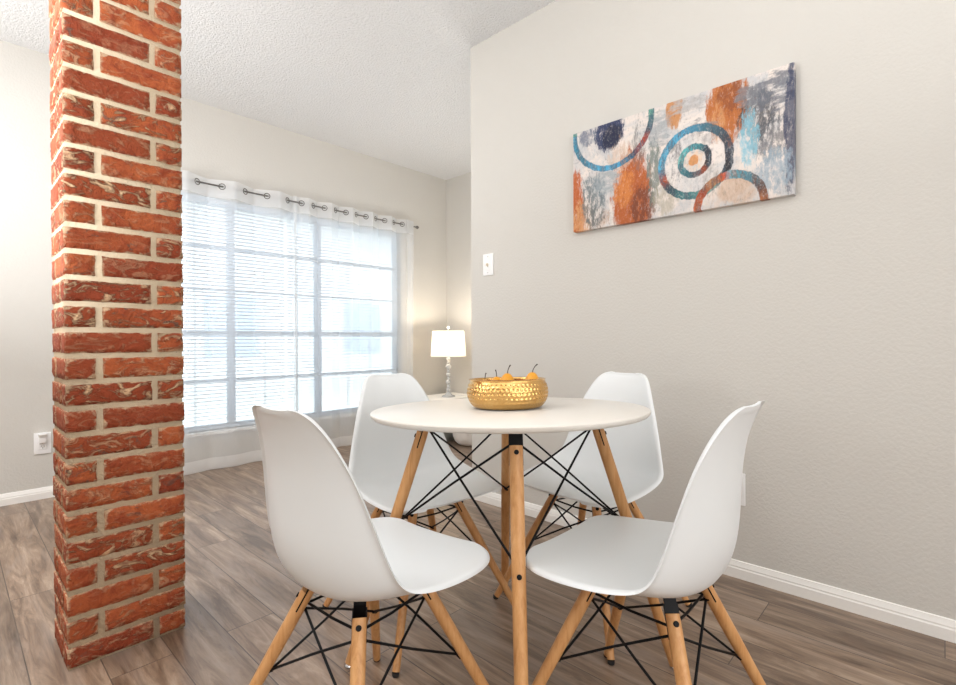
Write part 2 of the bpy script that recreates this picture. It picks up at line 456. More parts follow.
# window sill board
m = MB(); m.box((WX0-.03, YW-.022, WZ0-.028), (WX1+.03, YW+.06, WZ0)); struct(m.build('trim_1', M['trim'], bevel=.003))

# windows: three double-hung units side by side
UN = [(.60, 1.488), (1.488, 2.208), (2.208, 3.05)]
RAIL = .985
for i, (a, b) in enumerate(UN):
    y0, y1 = YW+.062, YW+.115
    m = MB(); f = .025
    m.box((a, y0, WZ0), (a+f, y1, WZ1)); m.box((b-f, y0, WZ0), (b, y1, WZ1))
    m.box((a+f, y0, WZ0), (b-f, y1, WZ0+.03)); m.box((a+f, y0, WZ1-.03), (b-f, y1, WZ1))
    w = struct(m.build('window_%d' % (i+1), M['vinyl'], smooth=0))
    m = MB(); m.box((a+f, y0+.004, RAIL-.018), (b-f, y1-.006, RAIL+.018)); m.build('meeting_rail', M['vinyl'], w, smooth=0)
    for z in (1.305, 1.62):
        m = MB(); m.box((a+f, y0+.012, z-.007), (b-f, y0+.03, z+.007)); m.build('muntin', M['vinyl'], w, smooth=0)
    m = MB(); m.box((a+f, y0+.012, .628-.009), (b-f, y0+.03, .628+.009)); m.build('muntin', M['vinyl'], w, smooth=0)
    for z0, z1 in ((WZ0+.03, RAIL-.022), (RAIL+.022, WZ1-.03)):
        m = MB(); m.box((a+f, y0+.031, z0), (b-f, y0+.035, z1)); m.build('glass_pane', M['glass'], w, smooth=0)

# blinds
BL = ['left white horizontal blind, partly hidden behind the brick pillar', 'right white horizontal blind in the window nearest the table lamp']
for i, (a, b) in enumerate(((.602, 1.900), (1.900, 3.048))):
    a += .006; b -= .006; yc = YW+.030
    r = tag(empty('window_blind', ((a+b)/2, yc, WZ0)), BL[i], 'blind', 'horizontal blinds in the window')
    L = (b-a)/2
    m = MB(); m.box((-L, -.018, WZ1-WZ0-.042), (L, .018, WZ1-WZ0-.002)); m.build('headrail', M['vinyl'], r, smooth=0)
    m = MB(); zt = WZ1-WZ0-.055; n = int((zt-.03)/.0265)
    tl = math.radians(19)
    for k in range(n):
        z = zt - k*.0265
        c, s_ = math.cos(tl)*.0125, math.sin(tl)*.0125
        P = [(-c, s_), (-.004, s_*.33+.0012), (.004, -s_*.33+.0012), (c, -s_)]
        lo = [[m.bm.verts.new((x, y, z+zz)) for y, zz in P] for x in (-L+.004, L-.004)]
        for j in range(3): m._f([lo[0][j], lo[0][j+1], lo[1][j+1], lo[1][j]])
    m.build('slats', M['slat'], r)
    m = MB(); m.box((-L+.004, -.011, .004), (L-.004, .011, .018)); m.build('bottom_rail', M['vinyl'], r, smooth=0)
    for q in ((-.8, -.045, .735) if i == 0 else (-.85, .0, .41, .85)):
        m = MB(); m.box((q*L-.002, -.0135, .018), (q*L+.002, -.0125, zt)); m.box((q*L-.002, .0125, .018), (q*L+.002, .0135, zt))
        m.build('ladder_cord', M['tint'], r, smooth=0)

# curtain rod
ROD_Y, ROD_Z = YW-.10, 2.031
r = tag(empty('curtain_rod', (.46, ROD_Y, ROD_Z)), 'thin brushed nickel curtain rod above the window with ball end', 'curtain rod')
m = MB(); m.tube([(0,0,0), (2.70,0,0)], .0062, 12); m.build('rod', M['nickel'], r)
for x, s_ in ((0,-1), (2.70,1)):
    m = MB(); m.lathe([(0,-.02),(.008,-.018),(.014,-.008),(.016,0),(.014,.008),(.008,.018),(0,.02)], 16)
    bmesh.ops.rotate(m.bm, verts=m.bm.verts, cent=(0,0,0), matrix=Matrix.Rotation(PI/2, 3, 'Y'))
    bmesh.ops.translate(m.bm, verts=m.bm.verts, vec=(x+.016*s_, 0, 0)); m.build('finial', M['nickel'], r)
for x in (.03, 2.655):
    m = MB(); m.tube([(x,0,-.009), (x,.05,-.012), (x,.098,-.012)], .005, 8); m.box((x-.012,.092,-.045), (x+.012,.0995,.03)); m.build('bracket', M['nickel'], r)

def curtain(x0, x1, nper, ph, amp, label, loose, turn):
    r = tag(empty('sheer_curtain', ((x0+x1)/2, ROD_Y, 0)), label, 'curtain', 'sheer white curtains on the rod')
    xc = (x0+x1)/2; n = nper*22; nz = 26
    m = MB(); g = []
    zt = ROD_Z+.047; zb = .012
    for j in range(nz+1):
        fz = j/nz; z = zb+(zt-zb)*fz; row = []
        for i in range(n+1):
            f = i/n; a = 2*PI*nper*f+ph
            k = amp*(.3+.7*min(1, fz*1.4)) + .003*math.sin(5.1*f*7+2.3*(1-fz))
            y = k*math.sin(a + .25*(1-fz)*math.sin(9*f+1.7)) + .004*(1-fz)*math.sin(4*a/3+1)
            x = x0+(x1-x0)*f + .012*math.sin(2*a)*(.5+.5*fz) + loose*(1-fz)*math.sin(7*f+2)
            for ed, on in ((1, turn[1]), (-1, turn[0])):       # the side edge folded back on itself twice
                g_ = (f if ed > 0 else 1-f); t_ = max(0, (g_-(1-on))/on) if on else 0
                if t_ > 0:
                    wv = abs(((t_*1.5) % 2) - 1); tri = t_*1.5 if t_*1.5 < 1 else 2-t_*1.5
                    xe = (x0 if ed < 0 else x1)
                    x = (x0+(x1-x0)*((1-on) if ed > 0 else on)) + ed*tri*on*(x1-x0)*(.75+.25*fz)
                    y = y*(1-t_) + .016*t_*math.sin(7*t_)
            row.append(m.bm.verts.new((x-xc, y, z)))
        g.append(row)
    for j in range(nz):
        for i in range(n): m._f([g[j][i], g[j][i+1], g[j+1][i+1], g[j+1][i]])
    m.build('cloth', M['sheer'], r, smooth=80)
    m = MB()
    for k in range(2*nper+1):
        f = (k*PI - ph)/(2*PI*nper)
        if f < .004 or f > .996: continue
        a = 2*PI*nper*f+ph
        sx = (x1-x0) + .024*2*PI*nper*math.cos(2*a); sy = amp*2*PI*nper*math.cos(a)
        m_ = MB(); m_.torus((x0+(x1-x0)*f-xc, .0, ROD_Z), (sy, -sx, 0), .0205, .0034)
        m_.build('grommet', M['nickel'], r)
    m.bm.free()
    return r
curtain(.645, 1.945, 4, PI*.562, .040, 'left sheer white grommet curtain beside the brick pillar', .012, (0, .055))
curtain(1.90, 3.125, 6, PI*.30, .034, 'right sheer white grommet curtain nearest the table lamp', .010, (.05, .085))

# outside
m = MB(); m.box((-14, YW+.5, -.45), (18, YW+22, -.35)); struct(m.build('ground', M['concrete'], smooth=0))
r = tag(empty('neighbouring_building', (6.4, YW+8.0, -.35)), 'pale building faintly seen outside through the blinds', 'building')
m = MB(); m.box((-8, 0, 0), (8, 4, 4.2)); m.build('wall', M['stucco'], r, smooth=0)
m = MB(); m.box((-8.2, -.5, 4.2), (8.2, 4.4, 4.4)); m.build('roof', M['concrete'], r, smooth=0)
for x in (-5.2, -1.9, 1.6, 4.6):
    m = MB(); m.box((x-.6, -.03, .9), (x+.6, .05, 2.3)); m.build('window', M['tint'], r, smooth=0)

# ------------------------------------------------------------------ brick pillar
PX, PY, PW, PL = .2276, 1.7965, .3008, .2435
def pillar():
    bm = bmesh.new()
    lay = bm.loops.layers.float_color.new('brick_tone')
    def brick(a, b, mat, tone, cuts=True):
        (x0,y0,z0),(x1,y1,z1) = a, b
        nx, ny, nz = (max(2, int((x1-x0)/.02)), max(2, int((y1-y0)/.02)), 4) if cuts else (1,1,1)
        vs = {}; edge_of = {}
        seed = Vector((random.uniform(0,50), random.uniform(0,50), random.uniform(0,50)))
        def V(i, j, k):
            if (i,j,k) not in vs:
                p = Vector((x0+(x1-x0)*i/nx, y0+(y1-y0)*j/ny, z0+(z1-z0)*k/nz))
                if cuts:
                    q = p.copy()
                    # worn edges: pull outer loops in, with a wavering outline
                    e = sum((i in (0,nx), j in (0,ny), k in (0,nz)))
                    c = Vector(((x0+x1)/2, (y0+y1)/2, (z0+z1)/2))
                    d = (c-p)
                    if e >= 2:
                        dd = Vector((math.copysign(1,d.x) if i in (0,nx) else 0, math.copysign(1,d.y) if j in (0,ny) else 0, math.copysign(1,d.z) if k in (0,nz) else 0))
                        q += dd*(.0012+.0026*max(0, noise.noise(p*60+seed)+.2))
                    q += noise.noise_vector(p*38+seed)*.0013
                    p = q
                vs[(i,j,k)] = bm.verts.new(p)
                edge_of[vs[(i,j,k)]] = 1.0 if sum((i in (0,nx), j in (0,ny), k in (0,nz))) >= 2 else 0.0
            return vs[(i,j,k)]
        def F(l):
            f = bm.faces.new(l); f.material_index = mat; f.smooth = True
            for lp in f.loops: lp[lay] = (*tone, edge_of.get(lp.vert, 0))
        for i in range(nx):
            for j in range(ny):
                F([V(i,j,0), V(i,j+1,0), V(i+1,j+1,0), V(i+1,j,0)]); F([V(i,j,nz), V(i+1,j,nz), V(i+1,j+1,nz), V(i,j+1,nz)])
            for k in range(nz):
                F([V(i,0,k), V(i+1,0,k), V(i+1,0,k+1), V(i,0,k+1)]); F([V(i,ny,k), V(i,ny,k+1), V(i+1,ny,k+1), V(i+1,ny,k)])
        for j in range(ny):
            for k in range(nz):
                F([V(0,j,k), V(0,j,k+1), V(0,j+1,k+1), V(0,j+1,k)]); F([V(nx,j,k), V(nx,j+1,k), V(nx,j+1,k+1), V(nx,j,k+1)])
    ins = .0048
    brick((ins, ins, 0), (PW-ins, PL-ins, H-.0005), 1, (.5,.5,.5), False)
    row = 0; z = -.006-.0744
    g = .006
    while z < H-.01:
        z0, z1 = max(z+.0062, .004), min(z+.0744-.0062, H-.001)
        A = (row % 2 == 0)
        if A: bx = [((0,0),(.073,.165)), ((.0865,0),(PW,.07)), ((0,.178),(.073,PL)), ((.0865,.083),(PW,PL))]
        else: bx = [((0,0),(.2125,.07)), ((.2255,0),(PW,.15)), ((0,.083),(.2125,PL)), ((.2255,.163),(PW,PL))]
        if z1-z0 > .012:
            for (xa,ya),(xb,yb) in bx:
                t = (random.random(), random.random(), random.random()**1.6)
                o = [random.uniform(-.0012,.0012) for _ in range(4)]
                brick((xa+(o[0] if xa == 0 else 0), ya+(o[1] if ya == 0 else 0), z0), (xb+(o[2] if xb == PW else 0), yb+(o[3] if yb == PL else 0), z1), 0, t)
        z += .0744; row += 1
    me = bpy.data.meshes.new('brick_pillar'); bm.to_mesh(me); bm.free()
    me.materials.append(M['brick']); me.materials.append(M['mortar'])
    o = bpy.data.objects.new('brick_pillar', me); COL.objects.link(o); o.location = (PX, PY, 0)
    return tag(o, 'weathered red brick pillar with pale mortar joints, floor to ceiling', 'pillar')
pillar()

# ------------------------------------------------------------------ chairs
def interp(tab, t):
    """Catmull-Rom through rows of tab, t in 0..len-1"""
    n = len(tab)-1; i = min(int(t), n-1); f = t-i
    P = [tab[max(0, min(n, i+k))] for k in (-1,0,1,2)]
    return [.5*((2*b)+(c-a)*f+(2*a-5*b+4*c-d)*f*f+(3*b-a-3*c+d)*f**3) for a, b, c, d in zip(*P)]
#        y     z     halfw  wing
SHELL = [(0.2225,0.4350,0.1307,0.0050), (0.2150,0.4365,0.1728,0.0035), (0.1940,0.4337,0.2034,0.0025), (0.1436,0.4318,0.2202,0.0040), (0.0752,0.4275,0.2264,0.0176), (0.0002,0.4183,0.2274,0.0342), (-0.0725,0.4133,0.2243,0.0528), (-0.1256,0.4236,0.2169,0.0654), (-0.1516,0.4530,0.2071,0.0650), (-0.1671,0.5128,0.1956,0.0547), (-0.1717,0.5920,0.1777,0.0470), (-0.1770,0.6722,0.1527,0.0377), (-0.1898,0.7376,0.1280,0.0260), (-0.2036,0.7786,0.1049,0.0145), (-0.2105,0.7910,0.0900,0.0105), (-0.2128,0.7975,0.0720,0.0070), (-0.2140,0.8005,0.0500,0.0040)]
def shell_mesh(nt=70, ns=28, thick=.0055):
    n = len(SHELL)-1
    rows = []
    for i in range(nt+1):
        t = n*i/nt
        y, z, w, e = interp(SHELL, t)
        y2, z2, _, _ = interp(SHELL, min(n, t+.01)); y1, z1, _, _ = interp(SHELL, max(0, t-.01))
        d = Vector((0, y2-y1, z2-z1)).normalized(); nr = Vector((0, d.z, -d.y))    # towards the sitter
        if nr.z < 0 and abs(nr.z) > abs(nr.y): nr = -nr
        rows.append((Vector((0,y,z)), w, e, nr, d))
    m = MB(); P = []
    for i, (c, w, e, nr, d) in enumerate(rows):
        a = []
        for k in range(ns+1):
            s_ = -1+2*k/ns; s_ = math.sin(s_*PI/2*.92)/math.sin(PI/2*.92)
            a.append(c + Vector((s_*w, 0, 0)) + nr*(e*abs(s_)**2.4))
        P.append(a)
    for k in range(ns+1):                       # keep the wings fair where the seat turns into the back
        s_ = abs(-1+2*k/ns)
        for it in range(int(46*s_**1.5)):
            old = [P[i][k].copy() for i in range(nt+1)]
            for i in range(1, nt):
                q_ = .5*min(1, min(i, nt-i)/16)
                P[i][k] = old[i]*(1-q_) + (old[i-1]+old[i+1])*(q_*.5)
    N = []
    for i in range(nt+1):
        r_ = []
        for k in range(ns+1):
            u = P[i][min(k+1, ns)]-P[i][max(k-1, 0)]; v = P[min(i+1, nt)][k]-P[max(i-1, 0)][k]
            n_ = u.cross(v).normalized()
            if n_.dot(rows[i][3]) < 0: n_ = -n_
            r_.append(n_)
        N.append(r_)
    top = []; bot = []
    for i in range(nt+1):
        a = []; b = []
        for k in range(ns+1):
            s_ = abs(-1+2*k/ns); roll = max(0, (s_-.88)/.12)**2; sg = 1 if k > ns/2 else -1
            p = P[i][k] - N[i][k]*.005*roll + Vector((sg*.004*roll, 0, 0))      # edge turned outwards
            a.append(m.bm.verts.new(p)); b.append(m.bm.verts.new(p-N[i][k]*thick))
        top.append(a); bot.append(b)
    for i in range(nt):
        for k in range(ns):
            m._f([top[i][k], top[i][k+1], top[i+1][k+1], top[i+1][k]]); m._f([bot[i][k], bot[i+1][k], bot[i+1][k+1], bot[i][k+1]])
        for k in (0, ns): m._f([top[i][k], top[i+1][k], bot[i+1][k], bot[i][k]])
    for i in (0, nt):
        for k in range(ns): m._f([top[i][k], top[i][k+1], bot[i][k+1], bot[i][k]])
    return m

def leg_parts(parent, A, B, r0, r1, cut, bolts, glide=False, plate_up=.03, taper=None):
    """dowel leg from A (top) to B (floor); the outer half stops short, a black plate shows above it"""
    A, B = Vector(A), Vector(B); ax = (B-A).normalized(); Ln = (B-A).length
    out = Vector((B.x-A.x, B.y-A.y, 0)).normalized(); out = (out-ax*out.dot(ax)).normalized(); tan = ax.cross(out)
    foot_h = .010
    E = A+ax*(Ln-foot_h/abs(ax.z))
    m = MB()
    K = A+ax*cut
    rad = [r0*.97, r0, r0*.98, (r0+r1)/2, r1*1.03, r1]
    pts = [K, K+ax*.012] + [K+(E-K)*f for f in (.3, .65, .93, 1)]
    m.tube(pts, rad, 20, ref=out)
    # inner half above the cut
    m.tube([A, K], [r0*.9, r0*.97], 12, arc=(PI/2, 3*PI/2), ref=out)
    leg = m.build('leg', M['wood'], parent)
    m = MB(); w = r0*.86; th = .0022
    q = [K+ax*.05, K-ax*(cut*.3), A-ax*plate_up]
    for i in range(len(q)-1):
        v = []
        for p in (q[i], q[i+1]):
            for a, b in ((-w,-th),(w,-th),(w,th),(-w,th)): v.append(m.bm.verts.new(p+tan*a+out*b))
        for j in range(4): m._f([v[j], v[(j+1)%4], v[4+(j+1)%4], v[4+j]])
        m._f(v[:4]); m._f(v[4:])
    # slot line where the plate enters the wood
    for sgn in (-1, 1):
        p0, p1 = A+ax*.004, K+ax*.045
        v = [m.bm.verts.new(p+tan*sgn*(r0*1.015)+out*b+tan*c) for p in (p0,p1) for b, c in ((-.0016,0),(.0016,0),(.0016,-sgn*.006),(-.0016,-sgn*.006))]
        for j in range(4): m._f([v[j], v[(j+1)%4], v[4+(j+1)%4], v[4+j]])
        m._f(v[:4]); m._f(v[4:])
    m.build('bracket_plate', M['black'], leg)
    for bpos in bolts:
        p = A+ax*bpos; m = MB()
        m.tube([p+out*(r0*.6), p+out*(r0+.0008), p+out*(r0+.0025)], [.0058,.0058,.0045], 14); m.build('bolt', M['black'], leg)
    m = MB()
    if glide: m.lathe([(0,0),(.0115,.0005),(.0135,.003),(.0125,.007),(.008,.011),(.006,.014),(0,.014)], 20, (E.x+ax.x*foot_h, E.y+ax.y*foot_h, 0))
    else: m.lathe([(0,0),(r1*.8,0),(r1*.95,.003),(r1*.95,.011),(0,.011)], 16, (E.x+ax.x*foot_h*.6, E.y+ax.y*foot_h*.6, 0))
    g = m.build('foot_pad', M['chrome'] if glide else M['rubber'], leg)
    return leg, (lambda f, o_=0.0: A+ax*(Ln*f)+out*o_)

def braces(parent, ats, hi, lo, r, inner, ring=None):
    """crossed rods between neighbouring legs; ats are functions along each leg"""
    n = len(ats)
    for i in range(n):
        a, b = ats[i], ats[(i+1)%n]
        for k, (f, g) in enumerate(((hi, lo), (lo, hi))):
            p, q = a(f, inner), b(g, inner); d = (q-p).normalized()
            m = MB(); m.tube([p-d*.006, p+(q-p)*.5+Vector((0,0,.003*(1 if k else -1))), q+d*.006], r, 8)
            m.tube([p-d*.010, p+d*.004], r*1.7, 8)
            m.build('brace_rod', M['black'], parent)
        if ring is not None:
            p, q = a(ring, inner), b(ring, inner)
            m = MB(); m.tube([p, (p+q)/2+Vector((0,0,-.004)), q], r, 8); m.build('upper_rod', M['black'], parent)

def make_chair():
    r = empty('dining_chair')
    shell_mesh().build('seat_shell', M['plastic'], r, smooth=60)
    ats = []
    for sx, sy in ((1,1), (-1,1), (-1,-1), (1,-1)):
        top = Vector((sx*.0967, sy*.097, .36)); foot = Vector((sx*.2432, sy*.2345, 0))
        d = (foot-top)/.36; ztop = .399 if sy < 0 else .407
        A = top - d*(ztop-.36)
        leg, at = leg_parts(r, A, foot, .0145, .0105, .022, [.040], plate_up=.010)
        ats.append(at)
    braces(r, ats, .13, .46, .0029, -.013, .10)
    m = MB(); m.box((-.06,-.06,.399), (.06,.06,.404)); m.build('mounting_plate', M['black'], r)
    return r
C0 = make_chair()
CH = [((.6384,.9415), -1.4846, 'white moulded chair at front left nearest the brick pillar, its back to the viewer'),
      ((1.0785,.4885), .0040, 'white moulded chair at front right, side on, its back close to the wall outlet'),
      ((1.1103,1.3120), -3.2530, 'white moulded chair behind the table on its window side, below the table lamp'),
      ((1.5525,.9135), 1.4693, 'white moulded chair behind the table, its back to the painted wall under the picture')]
for i, ((x, y), th, lab) in enumerate(CH):
    o = C0 if i == 0 else copy_tree(C0)
    o.location = (x, y, 0); o.rotation_euler = (0,0,th)
    tag(o, lab, 'chair', 'white moulded chairs around the round table')

# ------------------------------------------------------------------ table
TX, TY, TR, TZ = 1.1038, .9163, .3878, .7331
yaw = .7527
fwd = Vector((math.cos(yaw), math.sin(yaw), 0)); rgt = Vector((math.sin(yaw), -math.cos(yaw), 0))
table = tag(empty('dining_table', (1.0925, .8986, 0)), 'round white table on four dowel legs with black crossed rods', 'table')
m = MB()
prof = [(0,0),(TR-.004,0),(TR-.001,-.0015),(TR,-.004),(TR-.001,-.009),(TR-.005,-.014),(TR-.012,-.0175),(TR-.02,-.018),(0,-.018)]
m.lathe(prof, 96)
tt = m.build('tabletop', M['top'], table, smooth=30)
# the top sits slightly out of level
nz = (Vector((0,0,1)) + fwd*.0373 - rgt*.0135).normalized()
q = Vector((0,0,1)).rotation_difference(nz)
tt.rotation_euler = q.to_euler(); tt.location = (TX-1.0925, TY-.8986, TZ)
def top_z(x, y):
    return TZ - ((x-TX)*nz.x + (y-TY)*nz.y)/nz.z
ats = []
for k in range(4):
    a = 3.8814+k*PI/2; c, s_ = math.cos(a), math.sin(a)
    Tp = Vector((c*.242, s_*.242, .69)); Ft = Vector((c*.463, s_*.463, 0)); d = (Ft-Tp)/.69
    zt = top_z(1.0925+Tp.x, .8986+Tp.y)-.0185
    A = Tp - d*(zt-.69)
    leg, at = leg_parts(table, A, Ft, .0165, .0135, .046, [.062, .325], glide=True, plate_up=0)
    ats.append(at)
braces(table, ats, .045, .41, .003, -.015)
m = MB(); 
for k in range(2):
    a = 3.8814+k*PI/2
    m.box((-.245,-.014,-.004), (.245,.014,0), Matrix.Rotation(a, 4, 'Z'))
ub = m.build('under_frame', M['black'], table, smooth=0); ub.rotation_euler = tt.rotation_euler; ub.location = (0,0,top_z(1.0925,.8986)-.0186)

# ------------------------------------------------------------------ bowl and pears
BX, BY = 1.1086, .922
BZ = top_z(BX, BY)
bowl = tag(empty('hammered_bowl', (BX, BY, BZ+.0006)), 'low round hammered gold bowl of pears in the middle of the white table', 'bowl')
bowl.rotation_euler = tt.rotation_euler
outp = [(.0,.0),(.060,.0),(.090,.0005),(.098,.004),(.108,.015),(.1145,.028),(.1175,.042),(.1165,.056),(.1130,.068),(.1095,.075),(.1085,.079),(.1100,.0815),(.1115,.083)]
inp = [(.1085,.0835),(.1055,.081),(.1062,.074),(.1100,.066),(.1135,.055),(.1143,.042),(.1115,.028),(.105,.017),(.094,.0055),(.060,.0035),(.0,.0035)]
dense = []
for a, b in zip(outp[:-1], outp[1:]):
    n = max(1, int(math.dist(a, b)/.0018)) if a[0] > .095 else 1
    for k in range(n): dense.append((a[0]+(b[0]-a[0])*k/n, a[1]+(b[1]-a[1])*k/n))
dense.append(outp[-1])
def dimple(r, z, a):
    if .009 < z < .0735 and r > .1:
        rp = .0108; row = round((z-.013)/rp); zz = z-.013-row*rp
        na = 58; aa = (a/(2*PI)*na + (row % 2)*.5) % 1 - .5
        dd = ((zz/.0047)**2 + (aa*2*PI*r/na/.0052)**2)
        if dd < 1: return (r-.0021*(1-dd), z)
    return (r, z)
m = MB(); m.lathe([(0,0)]+dense[1:], 348, fn=dimple, caps=False); m.build('body', M['gold'], bowl, smooth=60)
m = MB(); m.lathe([outp[-1]]+inp, 96, caps=False); m.build('lining', M['gold'], bowl, smooth=60)
PR = [(0,.0),(.010,.0005),(.021,.005),(.029,.014),(.0325,.026),(.031,.038),(.0275,.050),(.0240,.061),(.0212,.071),(.0176,.081),(.0128,.0890),(.0070,.0940),(.003,.0952),(0,.0945)]
def pear(off, tilt, az, stem, label, sc=1.0):
    r = tag(empty('pear'), label, 'pear', 'yellow pears in the gold bowl')
    m = MB(); m.lathe([(a*sc, b*sc) for a, b in PR], 28); m.build('flesh', M['pear'], r, smooth=60)
    m = MB(); m.tube([(0,0,.092*sc), (stem*.15,0,.103*sc), (stem*.5,0,.112*sc), (stem,0,.119*sc)], [.0012,.0011,.0012,.0020], 8); m.build('stem', M['stem'], r)
    x, y = BX+off[0]*rgt.x+off[1]*fwd.x, BY+off[0]*rgt.y+off[1]*fwd.y
    r.rotation_euler = (Matrix.Rotation(az, 3, 'Z') @ Matrix.Rotation(tilt, 3, 'Y')).to_euler()
    r.location = (x, y, top_z(x, y)+.0062+off[2]); return r
ra = yaw-PI/2    # direction of the viewer's right
pear((-.006,-.045,-.001), .03, ra, .008, 'upright yellow pear near the middle of the gold bowl, dark curved stem')
pear((.0665,-.018,0), .03, ra, .014, 'yellow pear at the right side of the gold bowl with long dark stem')
pear((-.033,.05,.0), .04, ra, -.004, 'yellow pear set low at the back of the gold bowl, short stem', .86)
pear((-.068,-.005,.0), .03, ra, .003, 'yellow pear barely showing above the left rim of the gold bowl', .80)

# ------------------------------------------------------------------ painting
PWd, PHt = .9164, .471
pic = tag(empty('canvas_painting', (XR-.001, 1.3111, 1.444), -PI/2), 'abstract canvas with teal and rust rings on the painted wall', 'painting')
m = MB(); m.box((0,-.030,0), (PWd,-.0008,PHt)); o = m.build('canvas', mat_canvas(PWd, PHt), pic, bevel=.0025)

# ------------------------------------------------------------------ plates
def plate(w, h, name, loc, rz, label, cat, group=None):
    r = tag(empty(name, loc, rz), label, cat, group)
    m = MB(); m.box((-w/2,-.0075,-h/2), (w/2,-.0002,h/2)); m.build('cover_plate', M['plate'], r, bevel=.002)
    return r
sw = plate(.076, .122, 'light_switch', (XR, 1.887, 1.352), -PI/2, 'white toggle light switch on the painted wall near its outer corner', 'light switch')
m = MB(); m.box((-.0165,-.0090,-.033), (.0165,-.0070,.033)); m.build('toggle_surround', M['plate'], sw, bevel=.0006)
m = MB(); m.box((-.005,-.020,-.011), (.005,-.0085,.006)); m.build('toggle', M['ivory'], sw, bevel=.001)
for z in (-.046, .046):
    m = MB(); m.tube([(0,-.0065,z), (0,-.0082,z)], .003, 12); m.build('screw', M['chrome'], sw)
def outlet(name, loc, rz, label):
    r = plate(.078, .124, name, loc, rz, label, 'outlet')
    for z in (-.021, .021):
        m = MB(); m.box((-.0165,-.0092,z-.014), (.0165,-.007,z+.014)); f = m.build('socket', M['plate'], r, bevel=.003)
        m = MB(); m.box((-.0075,-.0095,z-.001), (-.0055,-.0090,z+.008)); m.box((.0055,-.0095,z-.001), (.0075,-.0090,z+.007)); m.tube([(0,-.0088,z-.007), (0,-.0095,z-.007)], .0025, 10)
        m.build('slots', M['slot'], f, smooth=0)
    m = MB(); m.tube([(0,-.0065,0), (0,-.0084,0)], .003, 12); m.build('screw', M['chrome'], r)
    return r
outlet('wall_outlet', (.389, YW, .328), 0, 'white duplex wall outlet left of the brick pillar, plug-in in its top socket')
outlet('wall_outlet', (XR, .601, .346), -PI/2, 'white wall outlet behind the back of the front right chair')
pg = tag(empty('plug_in_freshener', (.389, YW-.0100, .352)), 'white plug-in air freshener in the outlet left of the pillar', 'air freshener')
m = MB()
for k, (w, d, z) in enumerate(((.018,.020,-.022),(.018,.026,-.010),(.016,.030,.008),(.017,.034,.020),(.022,.042,.030),(.024,.044,.034))):
    pass
def loft(secs):
    m = MB(); R = []
    for w, d, z in secs:
        R.append([m.bm.verts.new((w*math.copysign(abs(math.cos(a))**.6, math.cos(a)), -d/2+d/2*math.copysign(abs(math.sin(a))**.6, math.sin(a)), z)) for a in [2*PI*i/24 for i in range(24)]])
    for i in range(len(R)-1):
        for k in range(24): m._f([R[i][k], R[i][(k+1)%24], R[i+1][(k+1)%24], R[i+1][k]])
    m._f(R[0][::-1]); m._f(R[-1]); return m
m.bm.free()
loft([(.017,.018,-.022),(.018,.024,-.018),(.0175,.028,.0),(.017,.030,.014)]).build('body', M['plate'], pg)
loft([(.017,.030,.0142),(.021,.038,.022),(.023,.042,.032),(.022,.040,.036)]).build('cap', M['plate'], pg)

# ------------------------------------------------------------------ end table, lamp, pouf
et = tag(empty('end_table', (2.98, 3.31, 0)), 'low end table with white top in the alcove, carrying the table lamp', 'end table')
m = MB(); m.box((-.012,-.012,.358), (.60,.40,.385)); m.build('table_top', M['cabinet_top'], et, bevel=.003)
m = MB(); m.box((0,0,.0), (.588,.388,.358)); m.build('body', M['cabinet'], et, bevel=.002)
for z0, z1 in ((.03,.185), (.195,.345)):
    m = MB(); m.box((.02,-.012,z0), (.568,-.0005,z1)); dr = m.build('drawer_front', M['cabinet'], et, bevel=.002)
    m = MB(); m.tube([(.294,-.012,(z0+z1)/2), (.294,-.03,(z0+z1)/2)], [.006,.012], 14); m.build('knob', M['chrome'], dr)
LX, LY, LZ = 3.27, 3.45, .3855
lamp = tag(empty('table_lamp', (LX, LY, LZ)), 'lit table lamp with white drum shade and stacked crystal ball stem', 'lamp')
m = MB(); m.lathe([(0,0),(.062,0),(.064,.004),(.062,.010),(.05,.014),(.034,.020),(.024,.034),(.015,.046),(0,.048)], 32); m.build('base', M['crystal'], lamp)
m = MB()
z = .048
for rr in (.020, .015, .025, .015, .021, .014, .027, .014, .020):
    m.lathe([(0,z)]+[(rr*math.sin(PI*k/10), z+rr-rr*math.cos(PI*k/10)) for k in range(1,10)]+[(0,z+2*rr)], 20); z += 2*rr-.0015
m.build('stem', M['crystal'], lamp, smooth=80)
m = MB(); m.tube([(0,0,.03), (0,0,.66)], .0035, 8); m.build('rod', M['chrome'], lamp)
m = MB()
r0, r1, z0, z1 = .168, .150, .385, .625
m.lathe([(r0,z0),(r1,z1),(r1-.002,z1),(r0-.002,z0)], 48, close=True); m.build('lamp_shade', M['shade'], lamp, smooth=50)
m = MB()
for k in range(3):
    a = k*2*PI/3+.3; m.tube([(0,0,z1-.012), (r1*.985*math.cos(a), r1*.985*math.sin(a), z1-.012)], .002, 6)
m.build('shade_spider', M['chrome'], lamp)
m = MB(); m.lathe([(0,.645),(.006,.646),(.011,.652),(.014,.660),(.011,.669),(.006,.675),(0,.676)], 16); m.build('finial', M['crystal'], lamp)
m = MB(); m.lathe([(0,.44),(.012,.442),(.015,.46),(.028,.50),(.030,.52),(.022,.545),(0,.552)], 20)
def mat_bulb():
    t = NT('lit_bulb'); e = t.new('Emission'); e.inputs[0].default_value = (1,.82,.6,1); e.inputs[1].default_value = 12
    t.link(e.outputs[0], t.out.inputs[0]); return t.m
m.build('bulb', mat_bulb(), lamp)
m = MB(); m.tube([(.06,-.01,.004), (.10,-.05,.004), (.15,-.045,.004), (.19,-.02,.004), (.24,.0,.004), (.30,.08,.004)], .0028, 8); m.build('cord', M['plate'], lamp)

